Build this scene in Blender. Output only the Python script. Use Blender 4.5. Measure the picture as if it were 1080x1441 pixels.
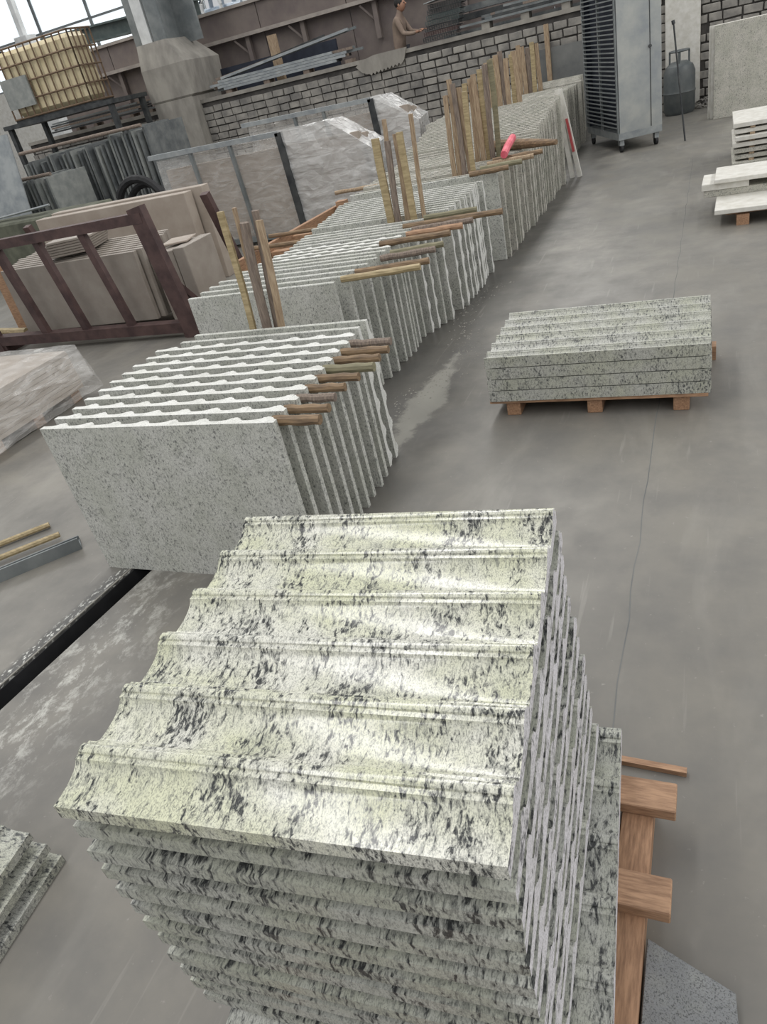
import bpy, bmesh, math, random
from mathutils import Vector, Matrix, Euler, noise
random.seed(7)
for o in list(bpy.data.objects): bpy.data.objects.remove(o)
SC = bpy.context.scene
COL = SC.collection
pi = math.pi
# ------------------------------------------------------------------ camera
F, PT, RL, YW = 1026.5, .5468, -.2449, -.4921
fw = Vector((math.cos(PT)*math.sin(YW), math.cos(PT)*math.cos(YW), -math.sin(PT)))
rt0 = Vector((math.cos(YW), -math.sin(YW), 0)); up0 = rt0.cross(fw)
rt = rt0*math.cos(RL) + up0*math.sin(RL); up = -rt0*math.sin(RL) + up0*math.cos(RL)
cd = bpy.data.cameras.new('camera'); cam = bpy.data.objects.new('camera', cd); COL.objects.link(cam)
m = Matrix((rt, up, -fw)).transposed().to_4x4(); m.translation = Vector((0, 0, 1.9)); cam.matrix_world = m
cd.sensor_fit = 'HORIZONTAL'; cd.sensor_width = 36; cd.lens = 36*F/1080; cd.clip_start = .05; cd.clip_end = 200
SC.camera = cam
# ------------------------------------------------------------------ light
W = bpy.data.worlds.new('overcast'); SC.world = W; W.use_nodes = True
wn = W.node_tree.nodes; bg = wn['Background']; bg.inputs[0].default_value = (.965, .98, 1, 1); bg.inputs[1].default_value = .54
def area(name, loc, sx, sy, power, rot=(0, 0, 0), color=(1, 1, 1)):
    l = bpy.data.lights.new(name, 'AREA'); l.shape = 'RECTANGLE'; l.size = sx; l.size_y = sy; l.energy = power; l.color = color
    o = bpy.data.objects.new(name, l); o.location = loc; o.rotation_euler = rot; COL.objects.link(o); return o
# long roof skylights of the hall, running along the row of slabs
area('skylight_light', (-3.5, 9, 8.0), 1.1, 42, 1250, color=(1, .99, .96))
area('skylight_light', (6.5, 12, 6.5), 1.3, 40, 1700, color=(1, .99, .96))
area('skylight_light', (-13.5, 18, 8.0), 1.3, 34, 1100, color=(1, .99, .96))
vs = SC.view_settings; vs.view_transform = 'Standard'; vs.look = 'None'; vs.gamma = 1; vs.use_curve_mapping = False; vs.exposure = 0.0
# ------------------------------------------------------------------ materials
def S2L(c):
    return tuple((x/255/12.92 if x/255 < .04045 else ((x/255+.055)/1.055)**2.4) for x in c)+(1,)
class NT:
    def __init__(s, name):
        s.m = bpy.data.materials.new(name); s.m.use_nodes = True; s.t = s.m.node_tree; s.n = s.t.nodes
        s.b = s.n['Principled BSDF']; s.tc = s.n.new('ShaderNodeTexCoord')
    def link(s, a, b): s.t.links.new(a, b)
    def coords(s, scale=(1, 1, 1), rnd=True, src='Object', rot=(0, 0, 0)):
        mp = s.n.new('ShaderNodeMapping'); mp.inputs['Scale'].default_value = scale; mp.inputs['Rotation'].default_value = rot
        if rnd:
            oi = s.n.new('ShaderNodeObjectInfo'); ml = s.n.new('ShaderNodeVectorMath'); ml.operation = 'SCALE'
            cb = s.n.new('ShaderNodeCombineXYZ'); 
            for k in range(3): s.link(oi.outputs['Random'], cb.inputs[k])
            s.link(cb.outputs[0], ml.inputs[0]); ml.inputs['Scale'].default_value = 41.0
            ad = s.n.new('ShaderNodeVectorMath'); ad.operation = 'ADD'
            s.link(s.tc.outputs[src], ad.inputs[0]); s.link(ml.outputs[0], ad.inputs[1]); s.link(ad.outputs[0], mp.inputs[0])
        else: s.link(s.tc.outputs[src], mp.inputs[0])
        return mp.outputs[0]
    def noise(s, co, scale, detail=4, rough=.55, dist=0):
        n = s.n.new('ShaderNodeTexNoise'); n.inputs['Scale'].default_value = scale; n.inputs['Detail'].default_value = detail
        n.inputs['Roughness'].default_value = rough; n.inputs['Distortion'].default_value = dist; s.link(co, n.inputs['Vector']); return n.outputs['Fac']
    def ramp(s, v, a, b, ca=0., cb=1.):
        r = s.n.new('ShaderNodeMapRange'); r.inputs['From Min'].default_value = a; r.inputs['From Max'].default_value = b
        r.inputs['To Min'].default_value = ca; r.inputs['To Max'].default_value = cb; s.link(v, r.inputs['Value']); return r.outputs[0]
    def mix(s, f, a, b):
        x = s.n.new('ShaderNodeMix'); x.data_type = 'RGBA'
        for sock, v in ((x.inputs[0], f), (x.inputs[6], a), (x.inputs[7], b)):
            if isinstance(v, (tuple, float, int)): sock.default_value = v
            else: s.link(v, sock)
        return x.outputs[2]
    def math(s, op, a, b):
        x = s.n.new('ShaderNodeMath'); x.operation = op
        for i, v in enumerate((a, b)):
            if isinstance(v, (float, int)): x.inputs[i].default_value = v
            else: s.link(v, x.inputs[i])
        return x.outputs[0]
    def out(s, col, rough=.5, metal=0, bump=None, bs=.3, bd=.002, spec=.5):
        if isinstance(col, tuple): s.b.inputs['Base Color'].default_value = col
        else: s.link(col, s.b.inputs['Base Color'])
        if isinstance(rough, (float, int)): s.b.inputs['Roughness'].default_value = rough
        else: s.link(rough, s.b.inputs['Roughness'])
        s.b.inputs['Metallic'].default_value = metal; s.b.inputs['Specular IOR Level'].default_value = spec
        if bump is not None:
            bp = s.n.new('ShaderNodeBump'); bp.inputs['Strength'].default_value = bs; bp.inputs['Distance'].default_value = bd
            s.link(bump, bp.inputs['Height']); s.link(bp.outputs[0], s.b.inputs['Normal'])
        return s.m
def granite(name, light, cream, dark, k, stretch, thr, rough, amount=1., bumpy=.15, pw=.5, salt=.4):
    """cream granite with dark mineral streaks drawn out along one axis"""
    t = NT(name); co = t.coords((1, 1, 1))
    cs = t.coords(stretch, rot=(0, 0, .28))
    big = t.noise(co, 5.5, 3); mid = t.noise(co, 16, 4)
    base = t.mix(t.ramp(big, .38, .62), light, cream)
    base = t.mix(t.ramp(mid, .5, .75, 0, .35), base, S2L((150, 152, 142)))
    fl = t.noise(cs, k, 5, .62, .5); pat = t.noise(cs, k*.10, 3, .55)
    fine = t.noise(co, k*2.6, 3, .6)
    v = t.math('ADD', fl, t.math('MULTIPLY', t.math('SUBTRACT', pat, .5), pw))
    grey = t.ramp(v, thr-.065, thr+.02, 0, .62*amount)
    blk = t.ramp(v, thr+.02, thr+.075, 0, .95*amount)
    st2 = t.noise(cs, k*.62, 5, .68, .8)
    base = t.mix(t.ramp(st2, .54, .68, 0, .75*amount), base, S2L((124, 126, 120)))
    c = t.mix(grey, base, S2L((104, 105, 103))); c = t.mix(blk, c, dark)
    c = t.mix(t.ramp(fine, .56, .66, 0, .55*amount), c, S2L((88, 90, 88)))
    pep = t.noise(cs, k*3.4, 2, .5); c = t.mix(t.ramp(pep, .50, .64, 0, salt), c, S2L((104, 106, 102)))
    return t.out(c, rough, bump=fl, bs=bumpy, bd=.001)
def plain(name, c1, c2, scale=8, rough=.6, metal=0, stretch=(1, 1, 1), bs=.25, bd=.003, spec=.5, lo=.35, hi=.65):
    t = NT(name); n = t.noise(t.coords(stretch), scale, 5, .6)
    return t.out(t.mix(t.ramp(n, lo, hi), S2L(c1), S2L(c2)), rough, metal, bump=n, bs=bs, bd=bd, spec=spec)
M = {}
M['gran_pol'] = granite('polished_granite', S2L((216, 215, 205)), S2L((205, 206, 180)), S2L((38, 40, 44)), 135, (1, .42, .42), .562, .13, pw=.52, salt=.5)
M['gran_low'] = granite('honed_granite_shaded', S2L((182, 183, 176)), S2L((174, 176, 162)), S2L((38, 40, 43)), 120, (1, .32, .32), .55, .4, pw=.5, salt=.5)  # lower stack slabs: base colour darkened to imitate shade under the overhangs
M['gran_mid'] = granite('grey_cream_granite', S2L((188, 188, 181)), S2L((184, 185, 170)), S2L((66, 68, 70)), 120, (1, .5, .5), .57, .4, pw=.3, salt=.6)
M['gran_row'] = granite('sawn_granite', S2L((208, 208, 202)), S2L((198, 199, 190)), S2L((84, 86, 86)), 135, (.9, .5, .55), .575, .6, .75, pw=.16, salt=.5)
M['cut_white'] = granite('cut_white_edge', S2L((226, 226, 222)), S2L((218, 218, 212)), S2L((110, 110, 108)), 120, (1, 1, 1), .66, .7, .5)
M['sawn'] = granite('sawn_ends', S2L((224, 221, 226)), S2L((216, 213, 216)), S2L((64, 64, 70)), 80, (1, 1, 1), .60, .75, .8, .6)
M['gran_far'] = granite('dusty_granite', S2L((200, 196, 186)), S2L((186, 184, 172)), S2L((100, 100, 96)), 110, (.9, .5, .55), .585, .65, .7, pw=.2, salt=.45)
M['gran_dark'] = granite('grey_granite', S2L((132, 134, 136)), S2L((116, 118, 121)), S2L((44, 46, 50)), 260, (1, 1, 1), .53, .45, .8, pw=.1)
M['white_stone'] = plain('white_stone', (196, 193, 184), (214, 212, 206), 12, .55)
M['brown_stone'] = plain('brown_stone', (146, 137, 128), (160, 152, 143), 5, .5)
M['beige_stone'] = plain('beige_stone', (158, 146, 134), (172, 161, 150), 4, .5)
M['slate'] = plain('grey_slate', (84, 88, 90), (116, 119, 118), 6, .6)
M['slate2'] = plain('pale_slate', (122, 126, 124), (148, 150, 146), 6, .6)
M['pine'] = plain('pine_wood', (140, 108, 84), (182, 146, 116), 14, .65, stretch=(1, 8, 8), bd=.001)
M['pine_y'] = plain('pine_wood_along', (134, 102, 78), (176, 138, 108), 14, .65, stretch=(8, 1, 8), bd=.001)
M['old_wood'] = plain('weathered_wood', (134, 112, 90), (176, 156, 130), 16, .75, stretch=(7, 7, .7), bd=.002)
M['grey_wood'] = plain('grey_wood', (104, 92, 84), (142, 128, 116), 16, .8, stretch=(7, 7, .7), bd=.002)
M['bamboo'] = plain('bamboo', (146, 130, 96), (184, 166, 130), 10, .5, stretch=(1, 6, 6), bd=.001)
M['brown_stick'] = plain('brown_stick', (100, 82, 64), (144, 120, 92), 10, .65, stretch=(1, 6, 6), bd=.001)
M['green_stick'] = plain('green_stick', (110, 106, 84), (138, 132, 106), 10, .65, stretch=(1, 6, 6), bd=.001)
M['red_steel'] = plain('rusty_red_steel', (66, 50, 50), (92, 72, 69), 7, .55, .2)
M['girder'] = plain('brown_plate', (106, 96, 94), (124, 114, 108), 2.2, .7)
M['girder_lip'] = plain('pale_steel_lip', (142, 134, 128), (164, 156, 148), 4, .6)
M['green_steel'] = plain('green_steel', (62, 74, 74), (86, 96, 94), 4, .5)
M['grey_steel'] = plain('grey_steel', (104, 110, 112), (134, 138, 138), 3, .5, .2)
M['dark_steel'] = plain('dark_steel', (44, 47, 50), (76, 78, 78), 6, .6, .2)
M['galv'] = plain('galvanised_steel', (142, 148, 152), (176, 180, 180), 5, .4, .5)
M['cabinet'] = plain('trolley_steel', (150, 155, 158), (178, 180, 176), 3, .42, .35)
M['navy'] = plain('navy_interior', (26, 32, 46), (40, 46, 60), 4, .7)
M['black'] = plain('black_rubber', (26, 26, 28), (42, 42, 44), 6, .7)
M['barrel'] = plain('blue_grey_paint', (84, 90, 92), (106, 110, 110), 5, .45, .1)
M['concrete'] = plain('cast_concrete', (128, 124, 118), (156, 152, 144), 2.6, .85, stretch=(1.4, 1.4, .6), bd=.01)
M['brick'] = plain('grey_brick', (112, 110, 107), (158, 154, 147), 3.5, .9, bd=.01)
M['mortar'] = plain('dark_mortar', (58, 56, 55), (84, 81, 78), 6, .95, bd=.01)
M['plaster'] = plain('grey_plaster', (96, 98, 98), (120, 121, 119), 2, .9)
M['ibc'] = plain('yellowed_plastic', (198, 184, 148), (216, 203, 170), 2.5, .5)
M['cage'] = plain('rusty_cage', (96, 78, 62), (124, 104, 84), 6, .6, .3)
M['pink'] = plain('pink_wrap', (206, 84, 100), (226, 120, 132), 9, .6)
M['white_paint'] = plain('white_paint', (190, 192, 192), (214, 216, 216), 4, .5)
M['red_paint'] = plain('red_paint', (166, 60, 66), (186, 84, 86), 9, .6)
M['skin'] = plain('skin', (150, 112, 92), (166, 126, 104), 9, .6)
M['shirt'] = plain('tan_shirt', (118, 102, 92), (138, 122, 108), 6, .85)
M['trousers'] = plain('dark_trousers', (48, 48, 54), (62, 62, 68), 6, .9)
M['hair'] = plain('black_hair', (22, 20, 20), (36, 32, 30), 20, .7)
M['moss'] = plain('mossy_stone', (74, 76, 66), (104, 106, 92), 4, .95, bd=.02)
M['machine'] = plain('machine_paint', (120, 134, 150), (176, 186, 196), 3, .4, .2)
M['dust'] = plain('wet_dust', (124, 122, 116), (150, 147, 139), 9, .7)
# transparent wrapping film: partly see-through, creased and shiny
def film(name, op, tint):
    t = NT(name); n = t.noise(t.coords((.6, .6, 2.2)), 5, 5, .55, 1.6)
    t.out(tint, .2, bump=n, bs=.6, bd=.03, spec=.8)
    t.link(t.ramp(n, .35, .7, max(op-.08, 0), min(op+.2, 1)), t.b.inputs['Alpha']); return t.m
M['film'] = film('wrapping_film', .48, S2L((222, 222, 221)))
M['film_thin'] = film('thin_wrapping_film', .24, S2L((222, 221, 218)))
t = NT('window_glass'); t.out(S2L((225, 235, 240)), .3); t.b.inputs['Emission Color'].default_value = (.9, .96, 1, 1); t.b.inputs['Emission Strength'].default_value = .75; M['glass'] = t.m   # frosted panes lit by daylight from outside
# concrete floor
t = NT('concrete_floor'); co = t.coords((1, 1, 1), rnd=False)
a = t.noise(co, .55, 4); b = t.noise(co, 3.2, 6, .62); c3 = t.noise(co, 38, 4, .6); d = t.noise(t.coords((1, .35, 1), rnd=False, rot=(0, 0, .2)), 2.2, 5, .6, .6)
c = t.mix(t.ramp(a, .3, .7), S2L((112, 109, 103)), S2L((134, 130, 122)))
c = t.mix(t.ramp(b, .38, .68, 0, .6), c, S2L((98, 97, 95)))
c = t.mix(t.ramp(d, .52, .72, 0, .45), c, S2L((152, 149, 142)))
c = t.mix(t.ramp(c3, .66, .74, 0, .4), c, S2L((168, 165, 158)))
sx = t.n.new('ShaderNodeSeparateXYZ'); t.link(co, sx.inputs[0])
wob = t.math('MULTIPLY', t.math('SUBTRACT', t.noise(co, 2.6, 4), .5), .9)
# trodden rim along the slot: black grime with white lime specks
ru = t.math('ADD', sx.outputs['X'], t.math('ADD', t.math('MULTIPLY', sx.outputs['Y'], -.1), 2.876))
ru = t.math('ADD', ru, t.math('MULTIPLY', t.math('SUBTRACT', t.noise(co, 14, 4), .5), .05))
rim = t.math('MULTIPLY', t.math('MULTIPLY', t.ramp(ru, -.085, -.05), t.ramp(ru, .02, .0)), t.ramp(sx.outputs['Y'], 2.5, 2.2))
c = t.mix(t.math('MULTIPLY', rim, .8), c, S2L((66, 66, 65)))
c = t.mix(t.math('MULTIPLY', rim, t.ramp(t.noise(t.coords((1, .6, 1), rnd=False), 55, 4, .6), .54, .62)), c, S2L((214, 214, 208)))
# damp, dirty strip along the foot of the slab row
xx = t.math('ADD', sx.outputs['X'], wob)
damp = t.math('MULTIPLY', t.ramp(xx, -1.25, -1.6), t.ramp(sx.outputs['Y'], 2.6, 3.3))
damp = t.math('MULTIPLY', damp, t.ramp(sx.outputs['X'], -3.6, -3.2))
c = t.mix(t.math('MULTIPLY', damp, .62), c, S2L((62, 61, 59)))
# pale lime splashes beside the drain slot
sp = t.noise(t.coords((1, .6, 1), rnd=False), 11, 8, .78, .2)
zone = t.math('MULTIPLY', t.ramp(t.math('ABSOLUTE', t.math('ADD', sx.outputs['X'], 2.42), 0), .34, .05), t.ramp(t.math('ABSOLUTE', t.math('ADD', sx.outputs['Y'], -1.35), 0), 1.1, .5))
c = t.mix(t.math('MULTIPLY', t.ramp(sp, .5, .62, 0, .8), zone), c, S2L((198, 197, 190)))
# dried pale slurry at the foot of the second group, with a ragged edge of its own
cx_ = t.math('ABSOLUTE', t.math('ADD', sx.outputs['X'], 1.66), 0); cy_ = t.math('ABSOLUTE', t.math('ADD', sx.outputs['Y'], -4.0), 0)
dd = t.math('ADD', t.math('MULTIPLY', cx_, 5.5), cy_); sl = t.math('ADD', dd, t.math('MULTIPLY', t.math('SUBTRACT', t.noise(co, 7, 6, .7), .5), 1.5))
c = t.mix(t.math('MULTIPLY', t.ramp(sl, .85, .62), .8), c, S2L((142, 140, 132)))
big2 = t.noise(co, .9, 5, .6, .8); c = t.mix(t.ramp(big2, .5, .72, 0, .38), c, S2L((92, 91, 90)))
scr = t.noise(t.coords((9, .5, 1), rnd=False, rot=(0, 0, .5)), 3, 3, .5); c = t.mix(t.ramp(scr, .66, .72, 0, .22), c, S2L((166, 163, 156)))
M['floor'] = t.out(c, t.ramp(b, .3, .7, .34, .52), bump=b, bs=.3, bd=.004)
# ------------------------------------------------------------------ helpers
def tag(o, label=None, cat=None, group=None, kind=None):
    for k, v in (('label', label), ('category', cat), ('group', group), ('kind', kind)):
        if v: o[k] = v
    return o
class MB:
    def __init__(s): s.v = []; s.f = []
    def add(s, vs, fs):
        n = len(s.v); s.v += [Vector(v) for v in vs]; s.f += [tuple(i+n for i in f) for f in fs]; return s
    def box(s, x0, x1, y0, y1, z0, z1, R=None):
        vs = [(x, y, z) for x in (x0, x1) for y in (y0, y1) for z in (z0, z1)]
        if R is not None: vs = [R @ Vector(v) for v in vs]
        return s.add(vs, [(0, 1, 3, 2), (4, 6, 7, 5), (0, 4, 5, 1), (2, 3, 7, 6), (0, 2, 6, 4), (1, 5, 7, 3)])
    def beam(s, p0, p1, w, h, upv=(0, 0, 1)):
        p0, p1 = Vector(p0), Vector(p1); d = (p1-p0).normalized(); u = Vector(upv)
        if abs(d.dot(u)) > .97: u = Vector((0, 1, 0))
        a = d.cross(u).normalized(); b = a.cross(d)
        vs = [p + a*(i*w/2) + b*(j*h/2) for p in (p0, p1) for i, j in ((-1, -1), (1, -1), (1, 1), (-1, 1))]
        return s.add(vs, [(0, 1, 2, 3)[::-1], (4, 5, 6, 7), (0, 1, 5, 4), (1, 2, 6, 5), (2, 3, 7, 6), (3, 0, 4, 7)])
    def tube(s, pts, rs, n=8, cap=True):
        pts = [Vector(p) for p in pts]
        if isinstance(rs, (int, float)): rs = [rs]*len(pts)
        vs = []; fs = []
        for i, p in enumerate(pts):
            d = (pts[min(i+1, len(pts)-1)]-pts[max(i-1, 0)]).normalized()
            u = Vector((0, 0, 1)) if abs(d.z) < .9 else Vector((1, 0, 0))
            a = d.cross(u).normalized(); b = d.cross(a)
            vs += [p + (a*math.cos(2*pi*k/n)+b*math.sin(2*pi*k/n))*rs[i] for k in range(n)]
        for i in range(len(pts)-1):
            for k in range(n): fs.append((i*n+k, i*n+(k+1) % n, (i+1)*n+(k+1) % n, (i+1)*n+k))
        if cap: fs += [tuple(range(n))[::-1], tuple((len(pts)-1)*n+k for k in range(n))]
        return s.add(vs, fs)
    def poly(s, pts, off):
        """prism: polygon pts (3-D) pushed along off"""
        n = len(pts); o = Vector(off); vs = [Vector(p) for p in pts]+[Vector(p)+o for p in pts]
        fs = [tuple(range(n))[::-1], tuple(range(n, 2*n))]+[(i, (i+1) % n, n+(i+1) % n, n+i) for i in range(n)]
        return s.add(vs, fs)
    def mesh(s, name, mat, smooth=False, org=(0, 0, 0), bevel=0):
        me = bpy.data.meshes.new(name); og = Vector(org)
        me.from_pydata([v-og for v in s.v], [], s.f)
        bm = bmesh.new(); bm.from_mesh(me); bmesh.ops.recalc_face_normals(bm, faces=bm.faces)
        if bevel:
            bmesh.ops.bevel(bm, geom=list(bm.edges), offset=bevel, segments=1, affect='EDGES', clamp_overlap=True)
        bm.to_mesh(me); bm.free(); me.materials.append(M[mat] if isinstance(mat, str) else mat)
        if smooth:
            for p in me.polygons: p.use_smooth = True
            me.set_sharp_from_angle(angle=.6)
        return me
    def build(s, name, mat, parent=None, smooth=False, org=None, bevel=0):
        if org is None: org = parent_org(parent) if parent else base(s.v)
        me = s.mesh(name, mat, smooth, org, bevel)
        return link(name, me, parent, (0, 0, 0) if parent else org)
def base(vs):
    xs = [v.x for v in vs]; ys = [v.y for v in vs]; zs = [v.z for v in vs]
    return ((min(xs)+max(xs))/2, (min(ys)+max(ys))/2, min(zs))
def parent_org(p):
    v = Vector((0, 0, 0))
    while p: v = v + p.location; p = p.parent
    return v
def link(name, me, parent=None, loc=(0, 0, 0), rot=(0, 0, 0)):
    o = bpy.data.objects.new(name, me); o.location = loc; o.rotation_euler = rot; COL.objects.link(o); o.parent = parent; return o
def empty(name, loc, label, cat, group=None, rz=0):
    o = bpy.data.objects.new(name, None); o.location = loc; o.rotation_euler = (0, 0, rz); COL.objects.link(o); o.empty_display_size = .1
    return tag(o, label, cat, group)
def copy_tree(o, parent=None):
    c = o.copy(); COL.objects.link(c); c.parent = parent
    for ch in list(o.children): copy_tree(ch, c)
    return c
ORD = ['first', 'second', 'third', 'fourth', 'fifth', 'sixth', 'seventh', 'eighth', 'ninth', 'tenth', 'eleventh', 'twelfth', 'thirteenth', 'fourteenth', 'fifteenth', 'sixteenth', 'seventeenth', 'eighteenth', 'nineteenth', 'twentieth']
for _t, _u in ((20, 'twenty'), (30, 'thirty'), (40, 'forty'), (50, 'fifty')):
    for _k in range(9): ORD.append('%s-%s' % (_u, ORD[_k]))
    ORD.append({20: 'thirtieth', 30: 'fortieth', 40: 'fiftieth', 50: 'sixtieth'}[_t])
# ------------------------------------------------------------------ setting
SX = lambda y: -2.74 + .1*(y-1.36)      # left lip of the drain slot
WS = .13
def floor_piece(pts, name='floor'):
    mb = MB(); mb.poly([(x, y, -.25) for x, y in pts], (0, 0, .25)); o = mb.build(name, 'floor', org=(0, 0, 0)); return tag(o, kind='structure')
# one floor with the slot left open
mb = MB()
ya, yb = -3, 2.62
quads = [[(-30, ya), (SX(ya), ya), (SX(yb), yb), (-30, yb)], [(SX(ya)+WS, ya), (9, ya), (9, yb), (SX(yb)+WS, yb)],
         [(-30, yb), (SX(yb), yb), (SX(yb)+WS, yb), (9, yb), (9, 40), (-30, 40)]]
for q in quads: mb.poly([(x, y, -.25) for x, y in q], (0, 0, .25))
tag(mb.build('floor', 'floor', org=(0, 0, 0)), kind='structure')
mb = MB(); mb.poly([(SX(ya)-.02, ya, -.3), (SX(ya)+WS+.02, ya, -.3), (SX(yb)+WS+.02, yb, -.3), (SX(yb)-.02, yb, -.3)], (0, 0, .1))
tag(mb.build('trim_1', 'black', org=(0, 0, 0)), kind='structure')
mb = MB(); q = [(SX(ya)+.001, ya), (SX(yb)+.001, yb), (SX(yb)+.006, yb), (SX(ya)+.006, ya)]; mb.poly([(x, y, -.2) for x, y in q], (0, 0, .19))
q = [(SX(ya)+WS-.006, ya), (SX(yb)+WS-.006, yb), (SX(yb)+WS-.001, yb), (SX(ya)+WS-.001, ya)]; mb.poly([(x, y, -.2) for x, y in q], (0, 0, .19))
tag(mb.build('trim_6', 'black', org=(0, 0, 0)), kind='structure')   # black side plates added to stand in for the shade inside the slot
mb = MB()   # steel edge angle on the left lip of the slot, chipped and splashed white
yy = ya
while yy < 2.1:
    mb.poly([(SX(yy)-.008, yy, 0), (SX(yy), yy, 0), (SX(yy+.3), yy+.3, 0), (SX(yy+.3)-.008, yy+.3, 0)], (0, 0, .004))
    yy += .3
tag(mb.build('trim_2', 'dust', org=(0, 0, 0)), kind='structure')
# back brick wall
WY = 15.6
def wall(name, x0, x1, z1, y=WY):
    mb = MB(); mb.box(x0, x1, y+.012, y+.24, 0, z1); return tag(mb.build(name, 'mortar', org=((x0+x1)/2, y, 0)), kind='structure')
wb = wall('wall_back', -15.5, -.82, 1.83); wr = wall('wall_right', -.27, 3.5, 2.6)
wb_o, wr_o = Vector(wb.location), Vector(wr.location)
bricks = []
for par, x0, x1, z1, in ((wb, -15.5, -.82, 1.72), (wr, -.27, 1.6, 2.5)):
    r = 0; z = .01
    while z < z1:
        x = x0 + random.uniform(0, .15) - (.13 if r % 2 else 0)
        while x < x1:
            L = random.choice((.22, .25, .27, .3)); a = max(x, x0); b = min(x+L-.022, x1)
            if b-a > .05: bricks.append((par, a, b, z, z+.112))
            x += L
        z += .135; r += 1
def seen(b):
    par, a, c, z0, z1 = b; x = (a+c)/2
    if par is wb and x > -2.0 and z1 < 1.3: return 0
    if x < -10.3: return 0
    if x > -7.5 and x < -2.2 and z1 < .35: return 0
    if x < -6 and z1 < .9: return 0
    return 1/(Vector((x, WY, z0))-Vector((0, 0, 1.9))).length
bricks.sort(key=lambda b: -seen(b))
sing = bricks[:296]; rest = bricks[296:]
def brick_mb(mb, a, b, z0, z1, o):
    j = lambda: random.uniform(-.008, .008); dy = random.uniform(-.018, .004)
    mb.add([(x+j()-o[0], (y+dy if y < 0 else .03), z+j()-o[2]) for x in (a, b) for y in (-.012, .03) for z in (z0, z1)],
           [(0, 1, 3, 2), (4, 6, 7, 5), (0, 4, 5, 1), (2, 3, 7, 6), (0, 2, 6, 4), (1, 5, 7, 3)])
protos = []
for L in range(12):
    mb = MB(); w = random.uniform(.19, .28); brick_mb(mb, -w/2, w/2, -.056, .056, (0, 0, 0)); protos.append((w, mb.mesh('brick', 'brick', bevel=.008)))
for par, a, b, z0, z1 in sing:
    w, me = random.choice(protos); o = link('brick', me, par, ((a+b)/2-par.location.x, 0, (z0+z1)/2)); o.scale.x = (b-a)/w
for par in (wb, wr):
    mb = MB()
    for q in rest:
        if q[0] is par: brick_mb(mb, *q[1:], (par.location.x, 0, 0))
    if mb.v: tag(link('far_bricks', mb.mesh('far_bricks', 'brick'), par), kind='stuff')
mb = MB(); mb.box(-15.5, -.82, WY-.03, WY+.26, 1.83, 1.9); tag(mb.build('trim_3', 'concrete'), kind='structure')
mb = MB(); mb.box(-.82, -.27, WY-.1, WY+.3, 0, 2.6); tag(mb.build('concrete_pillar', 'white_stone', bevel=.01), 'pale square pillar in the brick wall behind the metal trolley', 'pillar')
mb = MB(); mb.box(-2.98, -1.3, WY-.1, WY-.06, 0, 1.38); tag(mb.build('plaster_panel', 'plaster'), 'smooth grey panel fixed to the brick wall left of trolley', 'panel')
mb = MB(); mb.box(-2.82, -2.74, WY-.17, WY-.105, 0, 1.75); tag(mb.build('timber_batten', 'old_wood'), 'thin upright batten against the grey wall panel', 'batten')
# raised bed behind the wall that the worker and the gantry stand on
mb = MB(); mb.box(-16, 4, 16.1, 24, 0, 1.02); tag(mb.build('trim_4', 'concrete'), kind='structure')
# concrete column with steel post on top
cr = empty('concrete_column', (-10.8, 15.9, 0), 'massive cracked concrete column with sloping cap carrying a steel post', 'column')
mb = MB()
def ring(x0, x1, y0, y1, z): return [(x0, y0, z), (x1, y0, z), (x1, y1, z), (x0, y1, z)]
lv = [(-11.3, -10.30, 15.32, 16.45, 0), (-11.3, -10.28, 15.32, 16.5, 2.0), (-11.29, -10.29, 15.33, 16.6, 2.01), (-11.34, -10.22, 15.3, 16.65, 2.05), (-11.34, -10.2, 15.3, 16.7, 2.66), (-11.34, -10.62, 15.42, 16.4, 3.12)]
for l in lv: mb.v += [Vector(p) for p in ring(*l)]
for i in range(len(lv)-1):
    for k in range(4): mb.f.append((i*4+k, i*4+(k+1) % 4, i*4+4+(k+1) % 4, i*4+4+k))
mb.f += [(3, 2, 1, 0), (20, 21, 22, 23)]
mb.build('shaft', 'concrete', cr)
mb = MB(); mb.box(-11.32, -11.05, 15.62, 15.7, 3.1, 7.5); mb.build('bright_post', 'white_paint', cr)
mb = MB(); mb.box(-10.98, -10.66, 15.6, 15.66, 3.1, 7.5).box(-10.98, -10.2, 16.24, 16.3, 3.0, 7.5).box(-10.8, -10.74, 15.66, 16.24, 3.1, 7.5).box(-11.7, -11.36, 15.9, 16.0, 0, 7.5); mb.build('steel_post', 'grey_steel', cr)
# brown gantry girders behind the wall
g = empty('gantry_girder', (-5, 17.2, 1.02), 'long brown steel plate girder crossing behind the brick wall', 'girder')
for i in range(9):
    x0 = -15.5+i*2.1
    mb = MB(); mb.box(x0, x0+2.08, 17.1, 17.2, 2.93, 3.42); mb.build('upper_plate', 'girder', g)
    mb = MB(); mb.box(x0, x0+2.08, 17.22, 17.3, 1.02, 2.86); mb.build('lower_plate', 'girder', g)
mb = MB(); mb.box(-15.5, 3.4, 16.96, 17.3, 2.86, 2.93).box(-15.5, 3.4, 17.02, 17.3, 3.42, 3.48); mb.build('flange', 'girder_lip', g)
for x in (-13.3, -9.6, -8.2, -6.5, -4.6):
    mb = MB(); mb.beam((x, 17.12, 2.2), (x, 17.12, 2.86), .1, .1).beam((x, 17.2, 2.45), (x-.3, 17.02, 2.84), .04, .04); mb.build('stiffener', 'girder', g)
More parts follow.
